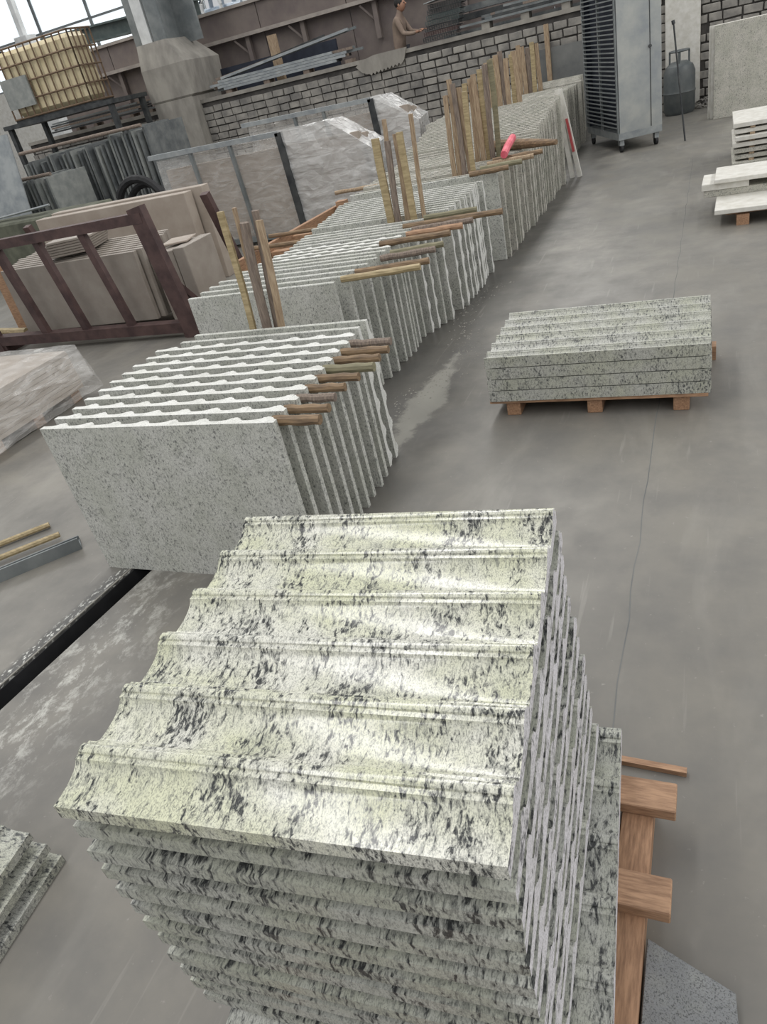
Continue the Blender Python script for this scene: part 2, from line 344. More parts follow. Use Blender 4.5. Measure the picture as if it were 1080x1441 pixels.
# bright yard with windows beyond, top left
ww = MB(); ww.box(-30, -13.9, 22.6, 22.8, 0, 3.5); tag(ww.build('wall_left', 'white_stone'), kind='structure')
w1 = MB()
for x in (-24.3, -22.2, -20.1, -18.0, -15.9, -13.9): w1.box(x-.05, x+.05, 22.62, 22.72, 3.5, 9)
for z in (3.52, 4.75, 6.0, 7.5, 8.9): w1.box(-26, -13.9, 22.64, 22.7, z-.03, z+.03)
w1o = tag(w1.build('window_1', 'grey_steel', org=(-19, 22.67, 3.5)), kind='structure')
for i in range(5):
    for k in range(4):
        zz = (3.52, 4.75, 6.0, 7.5, 8.9); mb = MB(); mb.box(-24.3+2.1*i+.05, -24.3+2.1*i+2.05, 22.66, 22.68, zz[k]+.03, zz[k+1]-.03); mb.build('pane', 'glass', w1o)
mb = MB(); mb.beam((-15.6, 17.6, 4.0), (-10.9, 17.6, 3.82), .3, .04).beam((-15.6, 17.6, 3.7), (-10.9, 17.6, 3.52), .3, .04).beam((-15.6, 17.6, 3.85), (-10.9, 17.6, 3.67), .03, .3)
tag(mb.build('crane_rail', 'green_steel'), 'dark green steel I-beam above the yellowed tank', 'beam')
b = MB(); b.box(-17.6, -17.15, 18.7, 19.1, 0, 4.35).beam((-17.4, 18.9, 4.3), (-17.3, 18.9, 7.5), .16, .16)
tag(b.build('steel_pillar', 'white_paint', bevel=.01), 'white boxed pillar under a dark post behind the yellowed tank', 'pillar')
b = MB(); b.beam((-20.5, 18.5, 4.9), (-17.7, 18.5, 4.0), .07, .07); tag(b.build('diagonal_brace', 'dark_steel'), 'thin dark diagonal brace left of the white pillar', 'brace')
mc = empty('yard_machine', (-12.6, 20.6, 1.02), 'pale blue machine with pipes and a hand wheel beyond the column', 'machine')
mb = MB(); mb.box(-13.9, -11.2, 20.3, 21, 1.02, 3.62, None); mb.build('body', 'girder', mc)
mb = MB()
for i in range(7): mb.tube([(-13.7+i*.35, 20.4, 3.6), (-13.65+i*.35, 20.4, 4.0+.1*(i % 3)), (-13.4+i*.35, 20.4, 4.3)], .06)
mb.tube([(-13.8, 20.3, 3.8), (-11.3, 20.3, 3.75)], .09); mb.tube([(-13.8, 20.3, 4.2), (-11.3, 20.3, 4.1)], .05); mb.build('pipes', 'machine', mc, True)
mb = MB(); mb.tube([(-12.1+.3*math.cos(a*pi/8), 20.1, 3.85+.3*math.sin(a*pi/8)) for a in range(17)], .045, cap=False); mb.build('hand_wheel', 'white_paint', mc, True)
# ------------------------------------------------------------------ moulded slabs
def profile(L, n, T, lip=False):
    """cross section: n cornice ribs (cove, fillet, bead, fall) across length L, thickness T"""
    p = L/n; out = []
    for i in range(n):
        y0 = i*p; h0 = T*.50; h1 = T*.89
        out.append((y0, h0)) ; out.append((y0+p*.09, h0))
        for k in range(1, 8):      # concave cove rising toward the ridge
            a = k/7*pi/2
            out.append((y0+p*(.09+.46*math.sin(a)), h0+(h1-h0)*(1-math.cos(a))))
        out += [(y0+p*.56, h1+.0001), (y0+p*.63, h1+.0005), (y0+p*.635, T*.955)]
        for k in range(1, 5):
            a = k/5*pi; out.append((y0+p*(.635+.13*(1-math.cos(a))/2*1.0), T*.955+T*.045*math.sin(a)))
        out += [(y0+p*.77, T*.95), (y0+p*.775, h1*.97), (y0+p*.84, h1*.95), (y0+p*.9, T*.62), (y0+p*.97, T*.52)]
    out.append((L, T*.5))
    if lip: out = [(0, T*.94), (p*.07, T*.94), (p*.085, T*.5)]+out[2:]
    return out
def slab_mesh(name, Wd, L, n, T, mat, orient='flat', flip=False, ends=None, lip=False):
    """flat: ribs along x, profile along y.  upright: ribs vertical.  level: upright with ribs along x"""
    pr = profile(L, n, T, lip); mb = MB(); N = len(pr)
    if flip: pr = [(L-y, z) for y, z in pr][::-1]
    sec = [(0, 0)]+pr+[(L, 0)]
    def P(x, y, z):
        if orient == 'flat': return (x, y-L/2, z)
        if orient == 'upright': return (y-L/2, z, x+Wd/2)
        return (x, z, L-y)
    n2 = len(sec); vs = [P(-Wd/2, y, z) for y, z in sec]+[P(Wd/2, y, z) for y, z in sec]
    # the end caps are cut into strips down to the flat back, so they stay clean
    fs = [(i, (i+1) % n2, n2+(i+1) % n2, n2+i) for i in range(n2)]
    mb.add(vs, fs)
    for side in (0, n2): mb.f.append(tuple(side+i for i in range(n2)))
    me = mb.mesh(name, mat, True)
    if ends:
        me.materials.append(M[ends])
        for q in me.polygons:
            if len(q.vertices) > 6: q.material_index = 1
    return me
# ---- the big stack in the foreground
ST = .0620
sx0, sy0 = -.650, .915
rot0 = .094
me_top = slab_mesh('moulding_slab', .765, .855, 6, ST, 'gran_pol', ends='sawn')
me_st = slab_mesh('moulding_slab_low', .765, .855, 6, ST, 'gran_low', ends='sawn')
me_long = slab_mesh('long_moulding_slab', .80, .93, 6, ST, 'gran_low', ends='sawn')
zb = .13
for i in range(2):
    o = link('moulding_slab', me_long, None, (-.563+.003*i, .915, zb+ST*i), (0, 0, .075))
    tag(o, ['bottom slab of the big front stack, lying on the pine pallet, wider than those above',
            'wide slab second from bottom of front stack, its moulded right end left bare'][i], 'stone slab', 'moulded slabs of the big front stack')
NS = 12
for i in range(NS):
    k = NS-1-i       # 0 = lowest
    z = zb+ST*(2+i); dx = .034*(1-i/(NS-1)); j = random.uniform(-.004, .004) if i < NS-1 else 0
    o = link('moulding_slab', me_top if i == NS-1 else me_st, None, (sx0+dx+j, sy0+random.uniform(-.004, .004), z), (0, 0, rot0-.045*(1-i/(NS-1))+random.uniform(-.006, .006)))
    pos = NS-1-i
    lab = 'topmost slab of the big front stack, polished cream granite with black streaks' if pos == 0 else '%s slab from the top of the big front stack of moulded granite' % ORD[pos]
    tag(o, lab, 'stone slab', 'moulded slabs of the big front stack')
ptop = zb
p = empty('wooden_pallet', (-.62, .9, 0), 'raw pine pallet under the big front stack, board ends poking out right', 'pallet')
R = Matrix.Rotation(.0, 4, 'Z')
for i, x in enumerate((-.86, -.52, -.145)):
    mb = MB(); mb.box(x-.04, x+.04, .15, 1.32, 0, .09); mb.build('stringer', 'pine_y', p, bevel=.003)
for i, y in enumerate((.22, .50, 1.015, 1.285)):
    mb = MB(); mb.box(-.92, -.05, y-.045, y+.045, .09, .13) ; mb.build('board', 'pine', p, bevel=.003)
mb = MB(); mb.beam((-.45, 1.48, .01), (-.03, 1.462, .01), .02, .018); tag(mb.build('wood_splinter', 'pine'), 'thin wood splinter on floor beyond the front pallet', 'splinter')
# dark offcut leaning on the floor, bottom right
mb = MB(); mb.poly([(-.10, .945, .03), (.088, .885, .005), (.10, .70, .005), (-.10, .66, .03)], (0, 0, .024))
tag(mb.build('granite_offcut', 'gran_dark', bevel=.002), 'dark grey speckled granite offcut lying by the front pallet', 'stone slab')
# ---- small moulded slabs bottom left
me_sm = slab_mesh('moulding_strip', .62, .46, 3, .06, 'gran_mid')
for i, (x, y, z, r) in enumerate([(-2.02, .44, .0, 1.66), (-2.035, .43, .06, 1.68), (-2.06, .42, .12, 1.69)]):
    o = link('moulding_strip', me_sm, None, (x, y, z), (0, 0, r))
    tag(o, ['bottom moulded slab of the low pile at the lower left corner', 'middle moulded slab of the low pile at the lower left corner', 'top moulded slab of the low pile at the lower left corner'][i], 'stone slab', 'moulded slabs of the low left pile')
# ---- pallet with four moulded slabs, middle right
p = empty('wooden_pallet', (-.58, 4.12, 0), 'pine pallet under the low stack of four slabs on open floor', 'pallet')
for x in (-1.03, -.575, -.13):
    mb = MB(); mb.box(x-.04, x+.04, 3.78, 4.62, 0, .085); mb.build('bearer', 'pine_y', p, bevel=.003)
for y in (3.82, 4.0, 4.18, 4.36, 4.56):
    mb = MB(); mb.box(-1.16, .0, y-.06, y+.06, .085, .107); mb.build('board', 'pine', p, bevel=.002)
mb = MB(); mb.box(-.02, .035, 4.42, 4.5, .0, .085); mb.build('bearer_end', 'pine', p)
me4 = slab_mesh('moulding_slab_low', 1.165, .75, 6, .066, 'gran_mid', lip=True)
mef = MB()
for i in range(4):
    o = link('moulding_slab', me4, None, (-.578+random.uniform(-.004, .004), 4.125+.004*i, .107+.067*i), (0, 0, .014+random.uniform(-.003, .003)))
    tag(o, ['bottom', 'second lowest', 'second highest', 'top'][i]+' slab of the low four-slab stack on the middle right pallet', 'stone slab', 'four slabs on the middle pallet')
# ---- long row of upright slabs
UT = .056
me_v = slab_mesh('upright_slab', .8, 1.25, 8, UT, 'gran_row', 'upright', ends='cut_white')
me_h = slab_mesh('upright_slab_level', 1.25, .8, 5, UT, 'gran_row', 'level', ends='cut_white')
me_vf = slab_mesh('upright_slab_far', .8, 1.25, 8, UT, 'gran_far', 'upright')
me_hf = slab_mesh('upright_slab_far_level', 1.25, .8, 5, UT, 'gran_far', 'level')
me_p = MB().box(-.625, .625, 0, UT*.55, 0, .8).mesh('upright_slab_plain', 'gran_row', bevel=.003)
stick_n = 0
def upright(y, xl, xr, me, label, group, h=.8, rz=0., lean=0.):
    o = link('upright_slab', me, None, ((xl+xr)/2, y, 0), (lean, 0, rz)); o.scale = ((xr-xl)/1.25, 1, h/.8)
    return tag(o, label, 'stone slab', group)
def stick(y, x0, x1, z, mat, label, r=.017, ang=0., group='wooden spacer sticks between the upright slabs'):
    mb = MB(); n = 6; pts = []; rs = []
    for i in range(n+1):
        q = i/n; pts.append((x0+(x1-x0)*q, y+ang*q+random.uniform(-.002, .002), z+random.uniform(-.002, .002))); rs.append(r*(1+.08*math.sin(i*2.1)))
    o = mb.tube(pts, rs, 9).build('spacer_stick', mat, smooth=True); return tag(o, label, 'stick', group)
G = 'upright moulded slabs of the nearest group'
ys = [2.185, 2.285, 2.385, 2.485, 2.585, 2.685, 2.785, 2.885, 2.985, 3.085]
for i, y in enumerate(ys):
    j = random.uniform(-.012, .012)
    upright(y, -2.80+j, -1.545+j*.6-.004*i, me_v, 'front slab of the nearest upright group, its whole flat grey face showing' if i == 0 else '%s slab from the front in the nearest upright group' % ORD[i], G)
for i, y in enumerate((3.19, 3.29)):
    upright(y, -2.70+.03*i, -1.60, me_h, ['second last slab of the nearest upright group, wavy right edge', 'rearmost slab of the nearest upright group, behind the pole bundle'][i], G)
sm = ['brown_stick', 'brown_stick', 'grey_wood', 'brown_stick', 'brown_stick', 'green_stick', 'brown_stick', 'brown_stick', 'grey_wood']
for i in range(9):
    y = ys[i]+UT+.022
    stick(y, -1.60, -1.38+random.uniform(-.03, .03), .768, sm[i], 'spacer stick wedged behind the %s slab of the nearest upright group' % ORD[i], .0215 if i in (0, 5) else .019)
# second group
G = 'upright slabs of the second group'
y = 4.06; i = 0
while y < 5.12:
    j = random.uniform(-.03, .03); xr = -2.13 if i < 1 else -2.03+.02*math.sin(i)+j*.5
    if i in (1, 2, 3, 4): xr = -2.10+.02*i
    upright(y, (-3.22 if i < 4 else -3.14+.02*(i-4))+j, xr, me_p if i < 7 else me_v, 'front slab of the second upright group, right behind the pole bundle' if i == 0 else '%s slab from the front in the second upright group' % ORD[i], G)
    y += .115 if i < 4 else .088; i += 1
n2 = i
for i, (x0, x1, yy, mt) in enumerate([(-2.1, -1.60, 4.03+.09, 'bamboo'), (-2.05, -1.58, 4.235, 'brown_stick'), (-1.98, -1.62, 4.50, 'grey_wood'), (-1.95, -1.60, 4.61, 'green_stick')]):
    stick(yy, x0, x1, .80, mt, ['pale bamboo stick atop the second upright group, nearest of its sticks', 'brown stick second nearest atop the second upright group', 'dark stick third nearest atop the second upright group', 'greenish stick furthest atop the second upright group'][i], .021, .07)
# third group, wavy right ends
G = 'upright slabs of the third group'
y = 5.17; i = 0
while y < 6.75:
    if 5.56 < y < 5.72: y = 5.76
    j = random.uniform(-.025, .025); xr = -2.0+.13*min(1, (y-5.2)/.4)+j
    upright(y, -3.0-.15*(y-5.2)+j, xr, me_p if i in (0, 3) else me_h, 'front slab of the third upright group, beside the second pole bundle' if i == 0 else '%s slab from the front in the third upright group' % ORD[i], G)
    y += .088; i += 1
for i, (x0, x1, yy, mt) in enumerate([(-2.12, -1.62, 4.86, 'brown_stick'), (-1.98, -1.58, 5.03, 'pine'), (-1.98, -1.54, 5.16, 'grey_wood'), (-2.1, -1.36, 5.30, 'brown_stick'), (-2.0, -1.6, 5.50, 'green_stick')]):
    stick(yy, x0, x1, .81, mt, ['nearest stick of the five atop the front of third upright group', 'orange stick, second of five atop the third upright group', 'grey stick, third of five atop the third upright group', 'longest brown stick, fourth of five atop the third upright group', 'greenish stick, furthest of five atop the third upright group'][i], .022, .05)
# fourth group
G = 'upright slabs of the fourth group'
y = 7.12; i = 0
while y < 10.65:
    if 7.26 < y < 7.42: y = 7.43
    if 7.92 < y < 8.08: y = 8.09
    j = random.uniform(-.03, .03); f = min(1, max(0, (y-8.7)/.3)); h = .8+.22*f*(y-8.4)/2.2
    xl = -3.30-.04*(y-7)
    if i == 0: lab = 'front slab of the fourth upright group, plain grey face showing at right'
    elif y+.082 >= 10.65: lab = 'rearmost slab of the fourth upright group, touched by the leaning planks'
    else: lab = '%s slab from the front in the fourth upright group' % ORD[i]
    upright(y, xl+j, -1.80+j, me_p if i == 0 else (me_hf if i % 5 else me_vf), lab, G, h)
    y += .082; i += 1
G4 = []
for i, (x0, x1, yy, mt) in enumerate([(-2.05, -1.7, 7.02, 'brown_stick'), (-2.0, -1.62, 7.22, 'green_stick'), (-1.98, -1.55, 7.42, 'old_wood'), (-1.97, -1.5, 7.6, 'brown_stick')]):
    stick(yy, x0, x1, .825, mt, ['nearest of four sticks atop the fourth upright group', 'second nearest of four sticks atop the fourth upright group', 'third of four sticks atop the fourth upright group', 'furthest of four sticks atop the fourth upright group'][i], .024, .07)
# fifth group, at the far end
G = 'upright slabs of the fifth group'
y = 11.5; i = 0
while y < 15.0:
    if 13.38 < y < 13.6: y = 13.62
    j = random.uniform(-.03, .03); last = y+.09 >= 15.0
    lab = 'front slab of the fifth upright group, beyond the leaning planks' if i == 0 else ('rearmost slab of the far fifth upright group near brick wall' if last else '%s dusty slab from the front in the far fifth upright group' % ORD[i])
    upright(y, -3.9+j, -2.06+j+.1*math.sin(y*2), me_vf if i % 4 else me_hf, lab, G, .9)
    y += .09; i += 1
# sticks poking out at the left side of the row
for i, (x0, x1, yy, z, mt) in enumerate([(-3.62, -3.2, 4.2, .35, 'bamboo'), (-3.99, -3.35, 6.05, .656, 'brown_stick'), (-3.97, -3.3, 6.5, .656, 'brown_stick'), (-3.7, -3.2, 7.6, .78, 'old_wood')]):
    stick(yy-.005, x0, x1, z, mt, ['pale stick poking out left of second upright group', 'nearer brown stick laid across the pine trestle beam', 'further brown stick laid across the pine trestle beam', 'pale stick poking out left of the fourth upright group'][i], .02, .0, 'sticks at the left of the slab row')
# ---- upright poles
def pole(x, y, x2, y2, z1, r, mat, label, group, z0=0., flat=0):
    mb = MB(); n = 7; pts = []; rs = []
    for i in range(n+1):
        q = i/n; pts.append((x+(x2-x)*q+.008*math.sin(q*7+x*30), y+(y2-y)*q+.006*math.cos(q*6+x*20), z0+(z1-z0)*q)); rs.append(r*(1.08-.16*q))
    if flat:
        for k in range(n): mb.beam(pts[k], pts[k+1], flat, r*1.2, (0, 1, 0))
        o = mb.build('wooden_pole', mat)
    else: o = mb.tube(pts, rs, 8).build('wooden_pole', mat, smooth=True)
    return tag(o, label, 'pole', group)
g1 = 'poles of the nearest bundle'
pole(-2.40, 3.40, -2.33, 3.42, 1.40, .016, 'bamboo', 'slim bent pole standing left of the nearest pole bundle', g1, 0, .035)
pole(-2.37, 3.45, -2.27, 3.47, 1.40, .014, 'old_wood', 'thinnest pole, leaning beside the slim bent one', g1)
pole(-2.31, 3.40, -2.215, 3.42, 1.33, .028, 'grey_wood', 'thick grey pole at the left of the nearest pole bundle', g1)
pole(-2.265, 3.45, -2.17, 3.47, 1.37, .022, 'grey_wood', 'dark grey pole in the middle of the nearest pole bundle', g1)
pole(-2.22, 3.40, -2.12, 3.41, 1.33, .016, 'old_wood', 'brown board at the right of the nearest pole bundle', g1, 0, .035)
g2 = 'poles of the second bundle'
for i, (x, dy, z, w, mt, l) in enumerate([(-2.335, 0, 1.39, .06, 'bamboo', 'pale yellow board, leftmost of the second bundle'), (-2.27, .05, 1.50, .03, 'old_wood', 'tall slim pole behind the pale yellow board'),
    (-2.255, -.01, 1.36, .045, 'grey_wood', 'dark grey board, third from left in the second bundle'), (-2.195, .04, 1.39, .045, 'old_wood', 'brown board, fourth from left in the second bundle'),
    (-2.14, 0, 1.40, .05, 'bamboo', 'pale brown board, second from right in the second bundle'), (-2.055, .04, 1.50, .03, 'old_wood', 'tall brown pole, rightmost of the second bundle')]):
    pole(x-.03, 5.66+dy, x+.01, 5.66+dy, z, .016, mt, l, g2, 0, w)
g3 = 'boards of the third bundle'
for i in range(5):
    x = -2.28+.046*i
    pole(x-.01, 7.35+.025*(i % 2), x, 7.36+.025*(i % 2), 1.47+.04*((i*3) % 4), .016, ['old_wood', 'old_wood', 'grey_wood', 'old_wood', 'bamboo'][i],
         '%s board from the left in the third bundle, beyond the second' % ORD[i] if i else 'leftmost board of the third bundle, where the fourth group starts', g3, 0, .044)
for i in range(6):
    x = -2.27+.055*i
    pole(x-.02, 7.99+.025*(i % 2), x, 8.0+.025*(i % 2), 1.50+.03*i, .016, ['bamboo', 'old_wood', 'old_wood', 'bamboo', 'grey_wood', 'green_stick'][i],
         '%s board from the left in the fourth bundle' % ORD[i], 'boards of the fourth bundle', 0, .05)
for i in range(7):
    x = -2.78+.064*i
    pole(x, 10.98+.03*(i % 2), x, 10.98+.03*(i % 2), 1.53+.03*((i*5) % 4), .018, ['old_wood', 'bamboo', 'old_wood', 'grey_wood'][i % 4], '%s board from the left in the fifth bundle' % ORD[i], 'boards of the fifth bundle', 0, .062)
for i in range(6):
    x = -2.97+.075*i
    pole(x, 13.47+.03*(i % 2), x, 13.48+.03*(i % 2), 1.52+.03*((i*5) % 3), .018, ['bamboo', 'old_wood', 'old_wood', 'grey_wood'][i % 4], '%s board from the left in the furthest bundle by brick wall' % ORD[i], 'boards of the furthest bundle', 0, .07)
# log, pink handle, leaning planks
mb = MB(); mb.tube([(-2.20, 8.42, .852), (-2.0, 8.30, .856), (-1.7, 8.12, .85), (-1.42, 7.98, .84)], [.05, .055, .045, .025], 10); tag(mb.build('log', 'brown_stick', smooth=True), 'thick brown tapered log lying across the slab tops', 'log')
mb = MB(); mb.tube([(-1.87, 8.10, .935), (-1.85, 7.75, .905), (-1.81, 7.42, .885)], [.036, .036, .034], 10); tag(mb.build('wrapped_bar', 'pink', smooth=True), 'pink wrapped bar leaning against the brown log', 'bar')
for i, (dx, mt) in enumerate(((0, 'white_stone'), (.1, 'white_stone'))):
    mb = MB(); mb.beam((-1.74+dx, 10.76, .0), (-1.87+dx*.35, 10.82, 1.07), .055, .05)
    o = mb.build('leaning_strip', mt, org=(-1.74+dx, 10.76, 0)); tag(o, ['left pale stone strip leaning against the slab row', 'right pale stone strip leaning against slab row, red mark on it'][i], 'stone strip', 'pale strips leaning on the row')
    if i:
        q = MB(); q.beam((-1.78+dx*.8, 10.775-.03, .32), (-1.825+dx*.57, 10.80-.03, .72), .03, .012); q.build('red_mark', 'red_paint', o)
# ------------------------------------------------------------------ floor items at left
mb = MB()
y = empty('steel_channel', (-3.3, 2.2, 0), 'grey steel channel lying on the floor at the left edge', 'channel')
d0, d1 = Vector((-4.35, 1.15, 0)), Vector((-3.2, 2.4, 0)); n = (d1-d0).normalized().cross(Vector((0, 0, 1)))
mb.poly([d0, d0+n*.12, d0+n*.12+Vector((0, 0, .07)), d0+n*.11+Vector((0, 0, .07)), d0+n*.11+Vector((0, 0, .01)), d0+n*.01+Vector((0, 0, .01)), d0+n*.01+Vector((0, 0, .03)), d0+Vector((0, 0, .03))], d1-d0)
mb.build('web', 'grey_steel', y)
for i, (a, b) in enumerate((((-4.5, 1.45, .02), (-3.52, 2.50, .02)), ((-4.4, 1.27, .035), (-3.34, 2.40, .03)))):
    mb = MB(); a = Vector(a); b = Vector(b); mb.tube([a.lerp(b, q/5) for q in range(6)], .017, 8)
    tag(mb.build('bamboo_stick', 'bamboo', smooth=True), ['pale bamboo stick behind the steel channel, further left', 'pale bamboo stick resting by the steel channel'][i], 'stick', 'bamboo sticks by the steel channel')
# wet rubble and stone dust along the foot of the row
mb = MB()
for i in range(500):
    y = random.uniform(3.2, 6.4); x = -1.72+random.gauss(0, .07)+.12*math.sin(y*3); s = random.uniform(.002, .008)
    vs = [(x+s*math.cos(a)*random.uniform(.7, 1.2), y+s*1.2*math.sin(a), random.uniform(0, .002)) for a in (0, 1.3, 2.5, 3.8, 5)]
    mb.add(vs+[(x, y, s*.7)], [(0, 1, 5), (1, 2, 5), (2, 3, 5), (3, 4, 5), (4, 0, 5)])
tag(mb.build('stone_chips', 'dust'), 'scattered stone chips and dust along the foot of slab row', 'rubble', kind='stuff')
# floor crack
mb = MB(); px = -.24
seg = [(-.25+.004*math.sin(k*1.7)+.003*math.sin(k*4.1), 1.3+.16*k) for k in range(60)]
for k in range(59):
    (xa, ya_), (xb, yb_) = seg[k], seg[k+1]; mb.add([(xa-.002, ya_, .0006), (xa+.002, ya_, .0006), (xb+.002, yb_, .0006), (xb-.002, yb_, .0006)], [(0, 1, 2, 3)])
tag(mb.build('trim_5', 'plaster', org=(0, 0, 0)), kind='structure')
# ------------------------------------------------------------------ right side
def flat_slab(x0, x1, y0, y1, z0, z1, mat, label, group=None, rz=0, name='stone_slab'):
    mb = MB(); cx, cy = (x0+x1)/2, (y0+y1)/2; R = Matrix.Translation((cx, cy, 0)) @ Matrix.Rotation(rz, 4, 'Z') @ Matrix.Translation((-cx, -cy, 0))
    mb.box(x0, x1, y0, y1, z0, z1, R); return tag(mb.build(name, mat, bevel=.004), label, 'stone slab', group)
p = empty('wooden_pallet', (.5, 7.7, 0), 'low pallet under the white slabs at the right edge', 'pallet')
for x in (.24, .85):
    mb = MB(); mb.box(x-.05, x+.05, 7.35, 8.3, 0, .09); mb.build('bearer', 'pine_y', p)
for q in (7.45, 7.8, 8.15):
    mb = MB(); mb.box(.1, 1.1, q-.05, q+.05, .09, .11); mb.build('board', 'pine', p)
flat_slab(.02, 1.1, 7.33, 8.1, .11, .15, 'white_stone', 'wide speckled white slab lowest on the right edge pallet', 'white slabs on the right edge pallet', -.03)
flat_slab(-.08, 1.1, 7.86, 8.25, .15, .21, 'gran_far', 'grey slab strip on the wide white slab, right edge pallet', 'white slabs on the right edge pallet', -.03)
flat_slab(-.10, .3, 7.86, 8.3, .21, .27, 'white_stone', 'pinkish white short strip uppermost at left, right edge pallet', 'white slabs on the right edge pallet', -.03)
flat_slab(.01, 1.15, 7.80, 8.35, .272, .31, 'white_stone', 'long white strip topmost on the right edge pallet', 'white slabs on the right edge pallet', -.03)
for i in range(7):
    zz = .02+i*.066; x0 = .18+.012*((i*5) % 3)
    flat_slab(x0, 1.4, 9.75+.02*((i*3) % 4), 10.75, zz+(.0 if i else 0), zz+.045, 'white_stone' if i > 2 else 'gran_far', 'topmost white slab of the low stack at upper right edge' if i == 6 else '%s slab from the bottom of the low stack at upper right edge' % ORD[i], 'white slabs of the low upper right stack')
    if i < 6:
        for bxx, nm in ((.35, 'left'), (1.1, 'right')):
            mb = MB(); mb.box(bxx, bxx+.05, 9.8, 10.7, zz+.045, zz+.066); tag(mb.build('spacer_batten', 'old_wood'), '%s spacer batten on the %s slab from the bottom, upper right stack' % (nm, ORD[i]), 'batten', 'battens in the upper right stack')
mb = MB(); mb.box(.2, 1.35, 9.8, 10.7, 0, .02); tag(mb.build('sleeper_board', 'grey_wood'), 'flat timber base under the low stack at upper right edge', 'base board')
for i, (yy, x0) in enumerate(((13.7, -.04), (13.78, -.08), (13.86, -.12))):
    mb = MB(); Rl = Matrix.Translation((0, yy, 0)) @ Matrix.Rotation(-.06, 4, 'X') @ Matrix.Translation((0, -yy, 0))
    mb.box(x0, 1.9, yy, yy+.05, .0, 1.24, Rl); tag(mb.build('stone_slab', 'gran_far' if i == 0 else 'white_stone', bevel=.004), ['large speckled slab leaning at the top right corner, foremost', 'second large slab, behind the foremost one at top right', 'third large slab, rearmost of those leaning at top right'][i], 'stone slab', 'large slabs leaning at top right')
# drying trolley
T = empty('metal_trolley', (-.98, 12.15, 0), 'tall grey sheet-metal trolley on castors with a slatted open side', 'trolley', rz=.42)
def tp(mb, name, mat, parent=T, **k): return mb.build(name, mat, parent, org=(0, 0, 0), **k)
w2, dp, z0, z1 = .31, 1.5, .17, 2.35
tp(MB().box(-w2, w2, 0, dp, z0, z0+.09), 'base_frame', 'galv')
tp(MB().box(-w2+.005, w2, 0.0, .025, z0+.09, z1), 'end_panel', 'cabinet')
tp(MB().box(w2-.02, w2, .025, dp, z0+.09, z1), 'side_panel', 'cabinet')
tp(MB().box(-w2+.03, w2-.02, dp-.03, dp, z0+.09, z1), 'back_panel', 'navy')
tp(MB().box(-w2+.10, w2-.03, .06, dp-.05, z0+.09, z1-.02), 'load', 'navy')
tp(MB().box(-w2, w2, 0, dp, z1, z1+.03), 'top_panel', 'cabinet')
tp(MB().box(w2-.16, w2-.15, -.006, 0, z0+.1, z1), 'door_seam', 'dark_steel')
tp(MB().tube([(w2-.16, -.03, 1.25), (w2-.16, 0, 1.25)], .02), 'latch', 'dark_steel')
for yy in (.02, dp*.5, dp-.02): tp(MB().box(-w2-.01, -w2+.02, yy-.02, yy+.02, z0+.09, z1), 'upright', 'grey_steel')
sl = MB().box(-w2-.02, -w2-.008, .02, dp-.02, -.008, .008).mesh('slat', 'grey_steel')
for k in range(38):
    o = link('slat', sl, T, (0, 0, z0+.16+k*.055))
for x in (-w2+.06, w2-.06):
    for yy in (.08, dp-.08):
        c0 = tp(MB().box(x-.03, x+.03, yy-.04, yy+.04, .09, z0), 'castor', 'galv')
        tp(MB().tube([(x-.018, yy, .055), (x+.018, yy, .055)], .055, 14), 'wheel', 'black', c0, smooth=True)
# rod, barrel, rubble
mb = MB(); mb.tube([(-.39, 12.2, 0.), (-.47, 12.3, .7), (-.55, 12.4, 1.43)], .013, 6).tube([(-.55, 12.4, 1.43), (-.56, 12.41, 1.47)], .025, 6); tag(mb.build('steel_rod', 'dark_steel'), 'thin dark rod leaning against the right side of trolley', 'rod')
B = empty('gas_barrel', (-.58, 15.1, 0), 'blue-grey metal barrel by the pale pillar behind the trolley', 'barrel')
mb = MB(); mb.tube([(-.58, 15.1, .0), (-.58, 15.1, .05), (-.58, 15.1, .3), (-.58, 15.1, .33), (-.58, 15.1, .36), (-.58, 15.1, .62), (-.58, 15.1, .72), (-.58, 15.1, .78)], [.22, .25, .25, .262, .25, .25, .21, .12], 20); mb.build('body', 'barrel', B, True)
mb = MB(); mb.tube([(-.58+.15*math.cos(a*pi/8), 15.1+.15*math.sin(a*pi/8), .93) for a in range(17)], .016, 6, False)
for a in range(4): mb.beam((-.58+.15*math.cos(a*pi/2), 15.1+.15*math.sin(a*pi/2), .72), (-.58+.15*math.cos(a*pi/2), 15.1+.15*math.sin(a*pi/2), .93), .03, .012)
mb.build('collar', 'barrel', B)
mb = MB()
for i in range(60):
    x = random.uniform(-.32, .15); y = 15.48+random.uniform(-.3, .02); s = random.uniform(.02, .06)
    z = max(0, .12-abs(y-15.5)*.4)*random.random()
    mb.add([(x+s*random.uniform(-1, 1), y+s*random.uniform(-1, 1), z+s*random.uniform(0, 1)) for _ in range(8)], [(0, 1, 3, 2), (4, 6, 7, 5), (0, 4, 5, 1), (2, 3, 7, 6), (0, 2, 6, 4), (1, 5, 7, 3)])
tag(mb.build('rubble_heap', 'brick'), 'small heap of broken stone at the wall beside the barrel', 'rubble', kind='stuff')
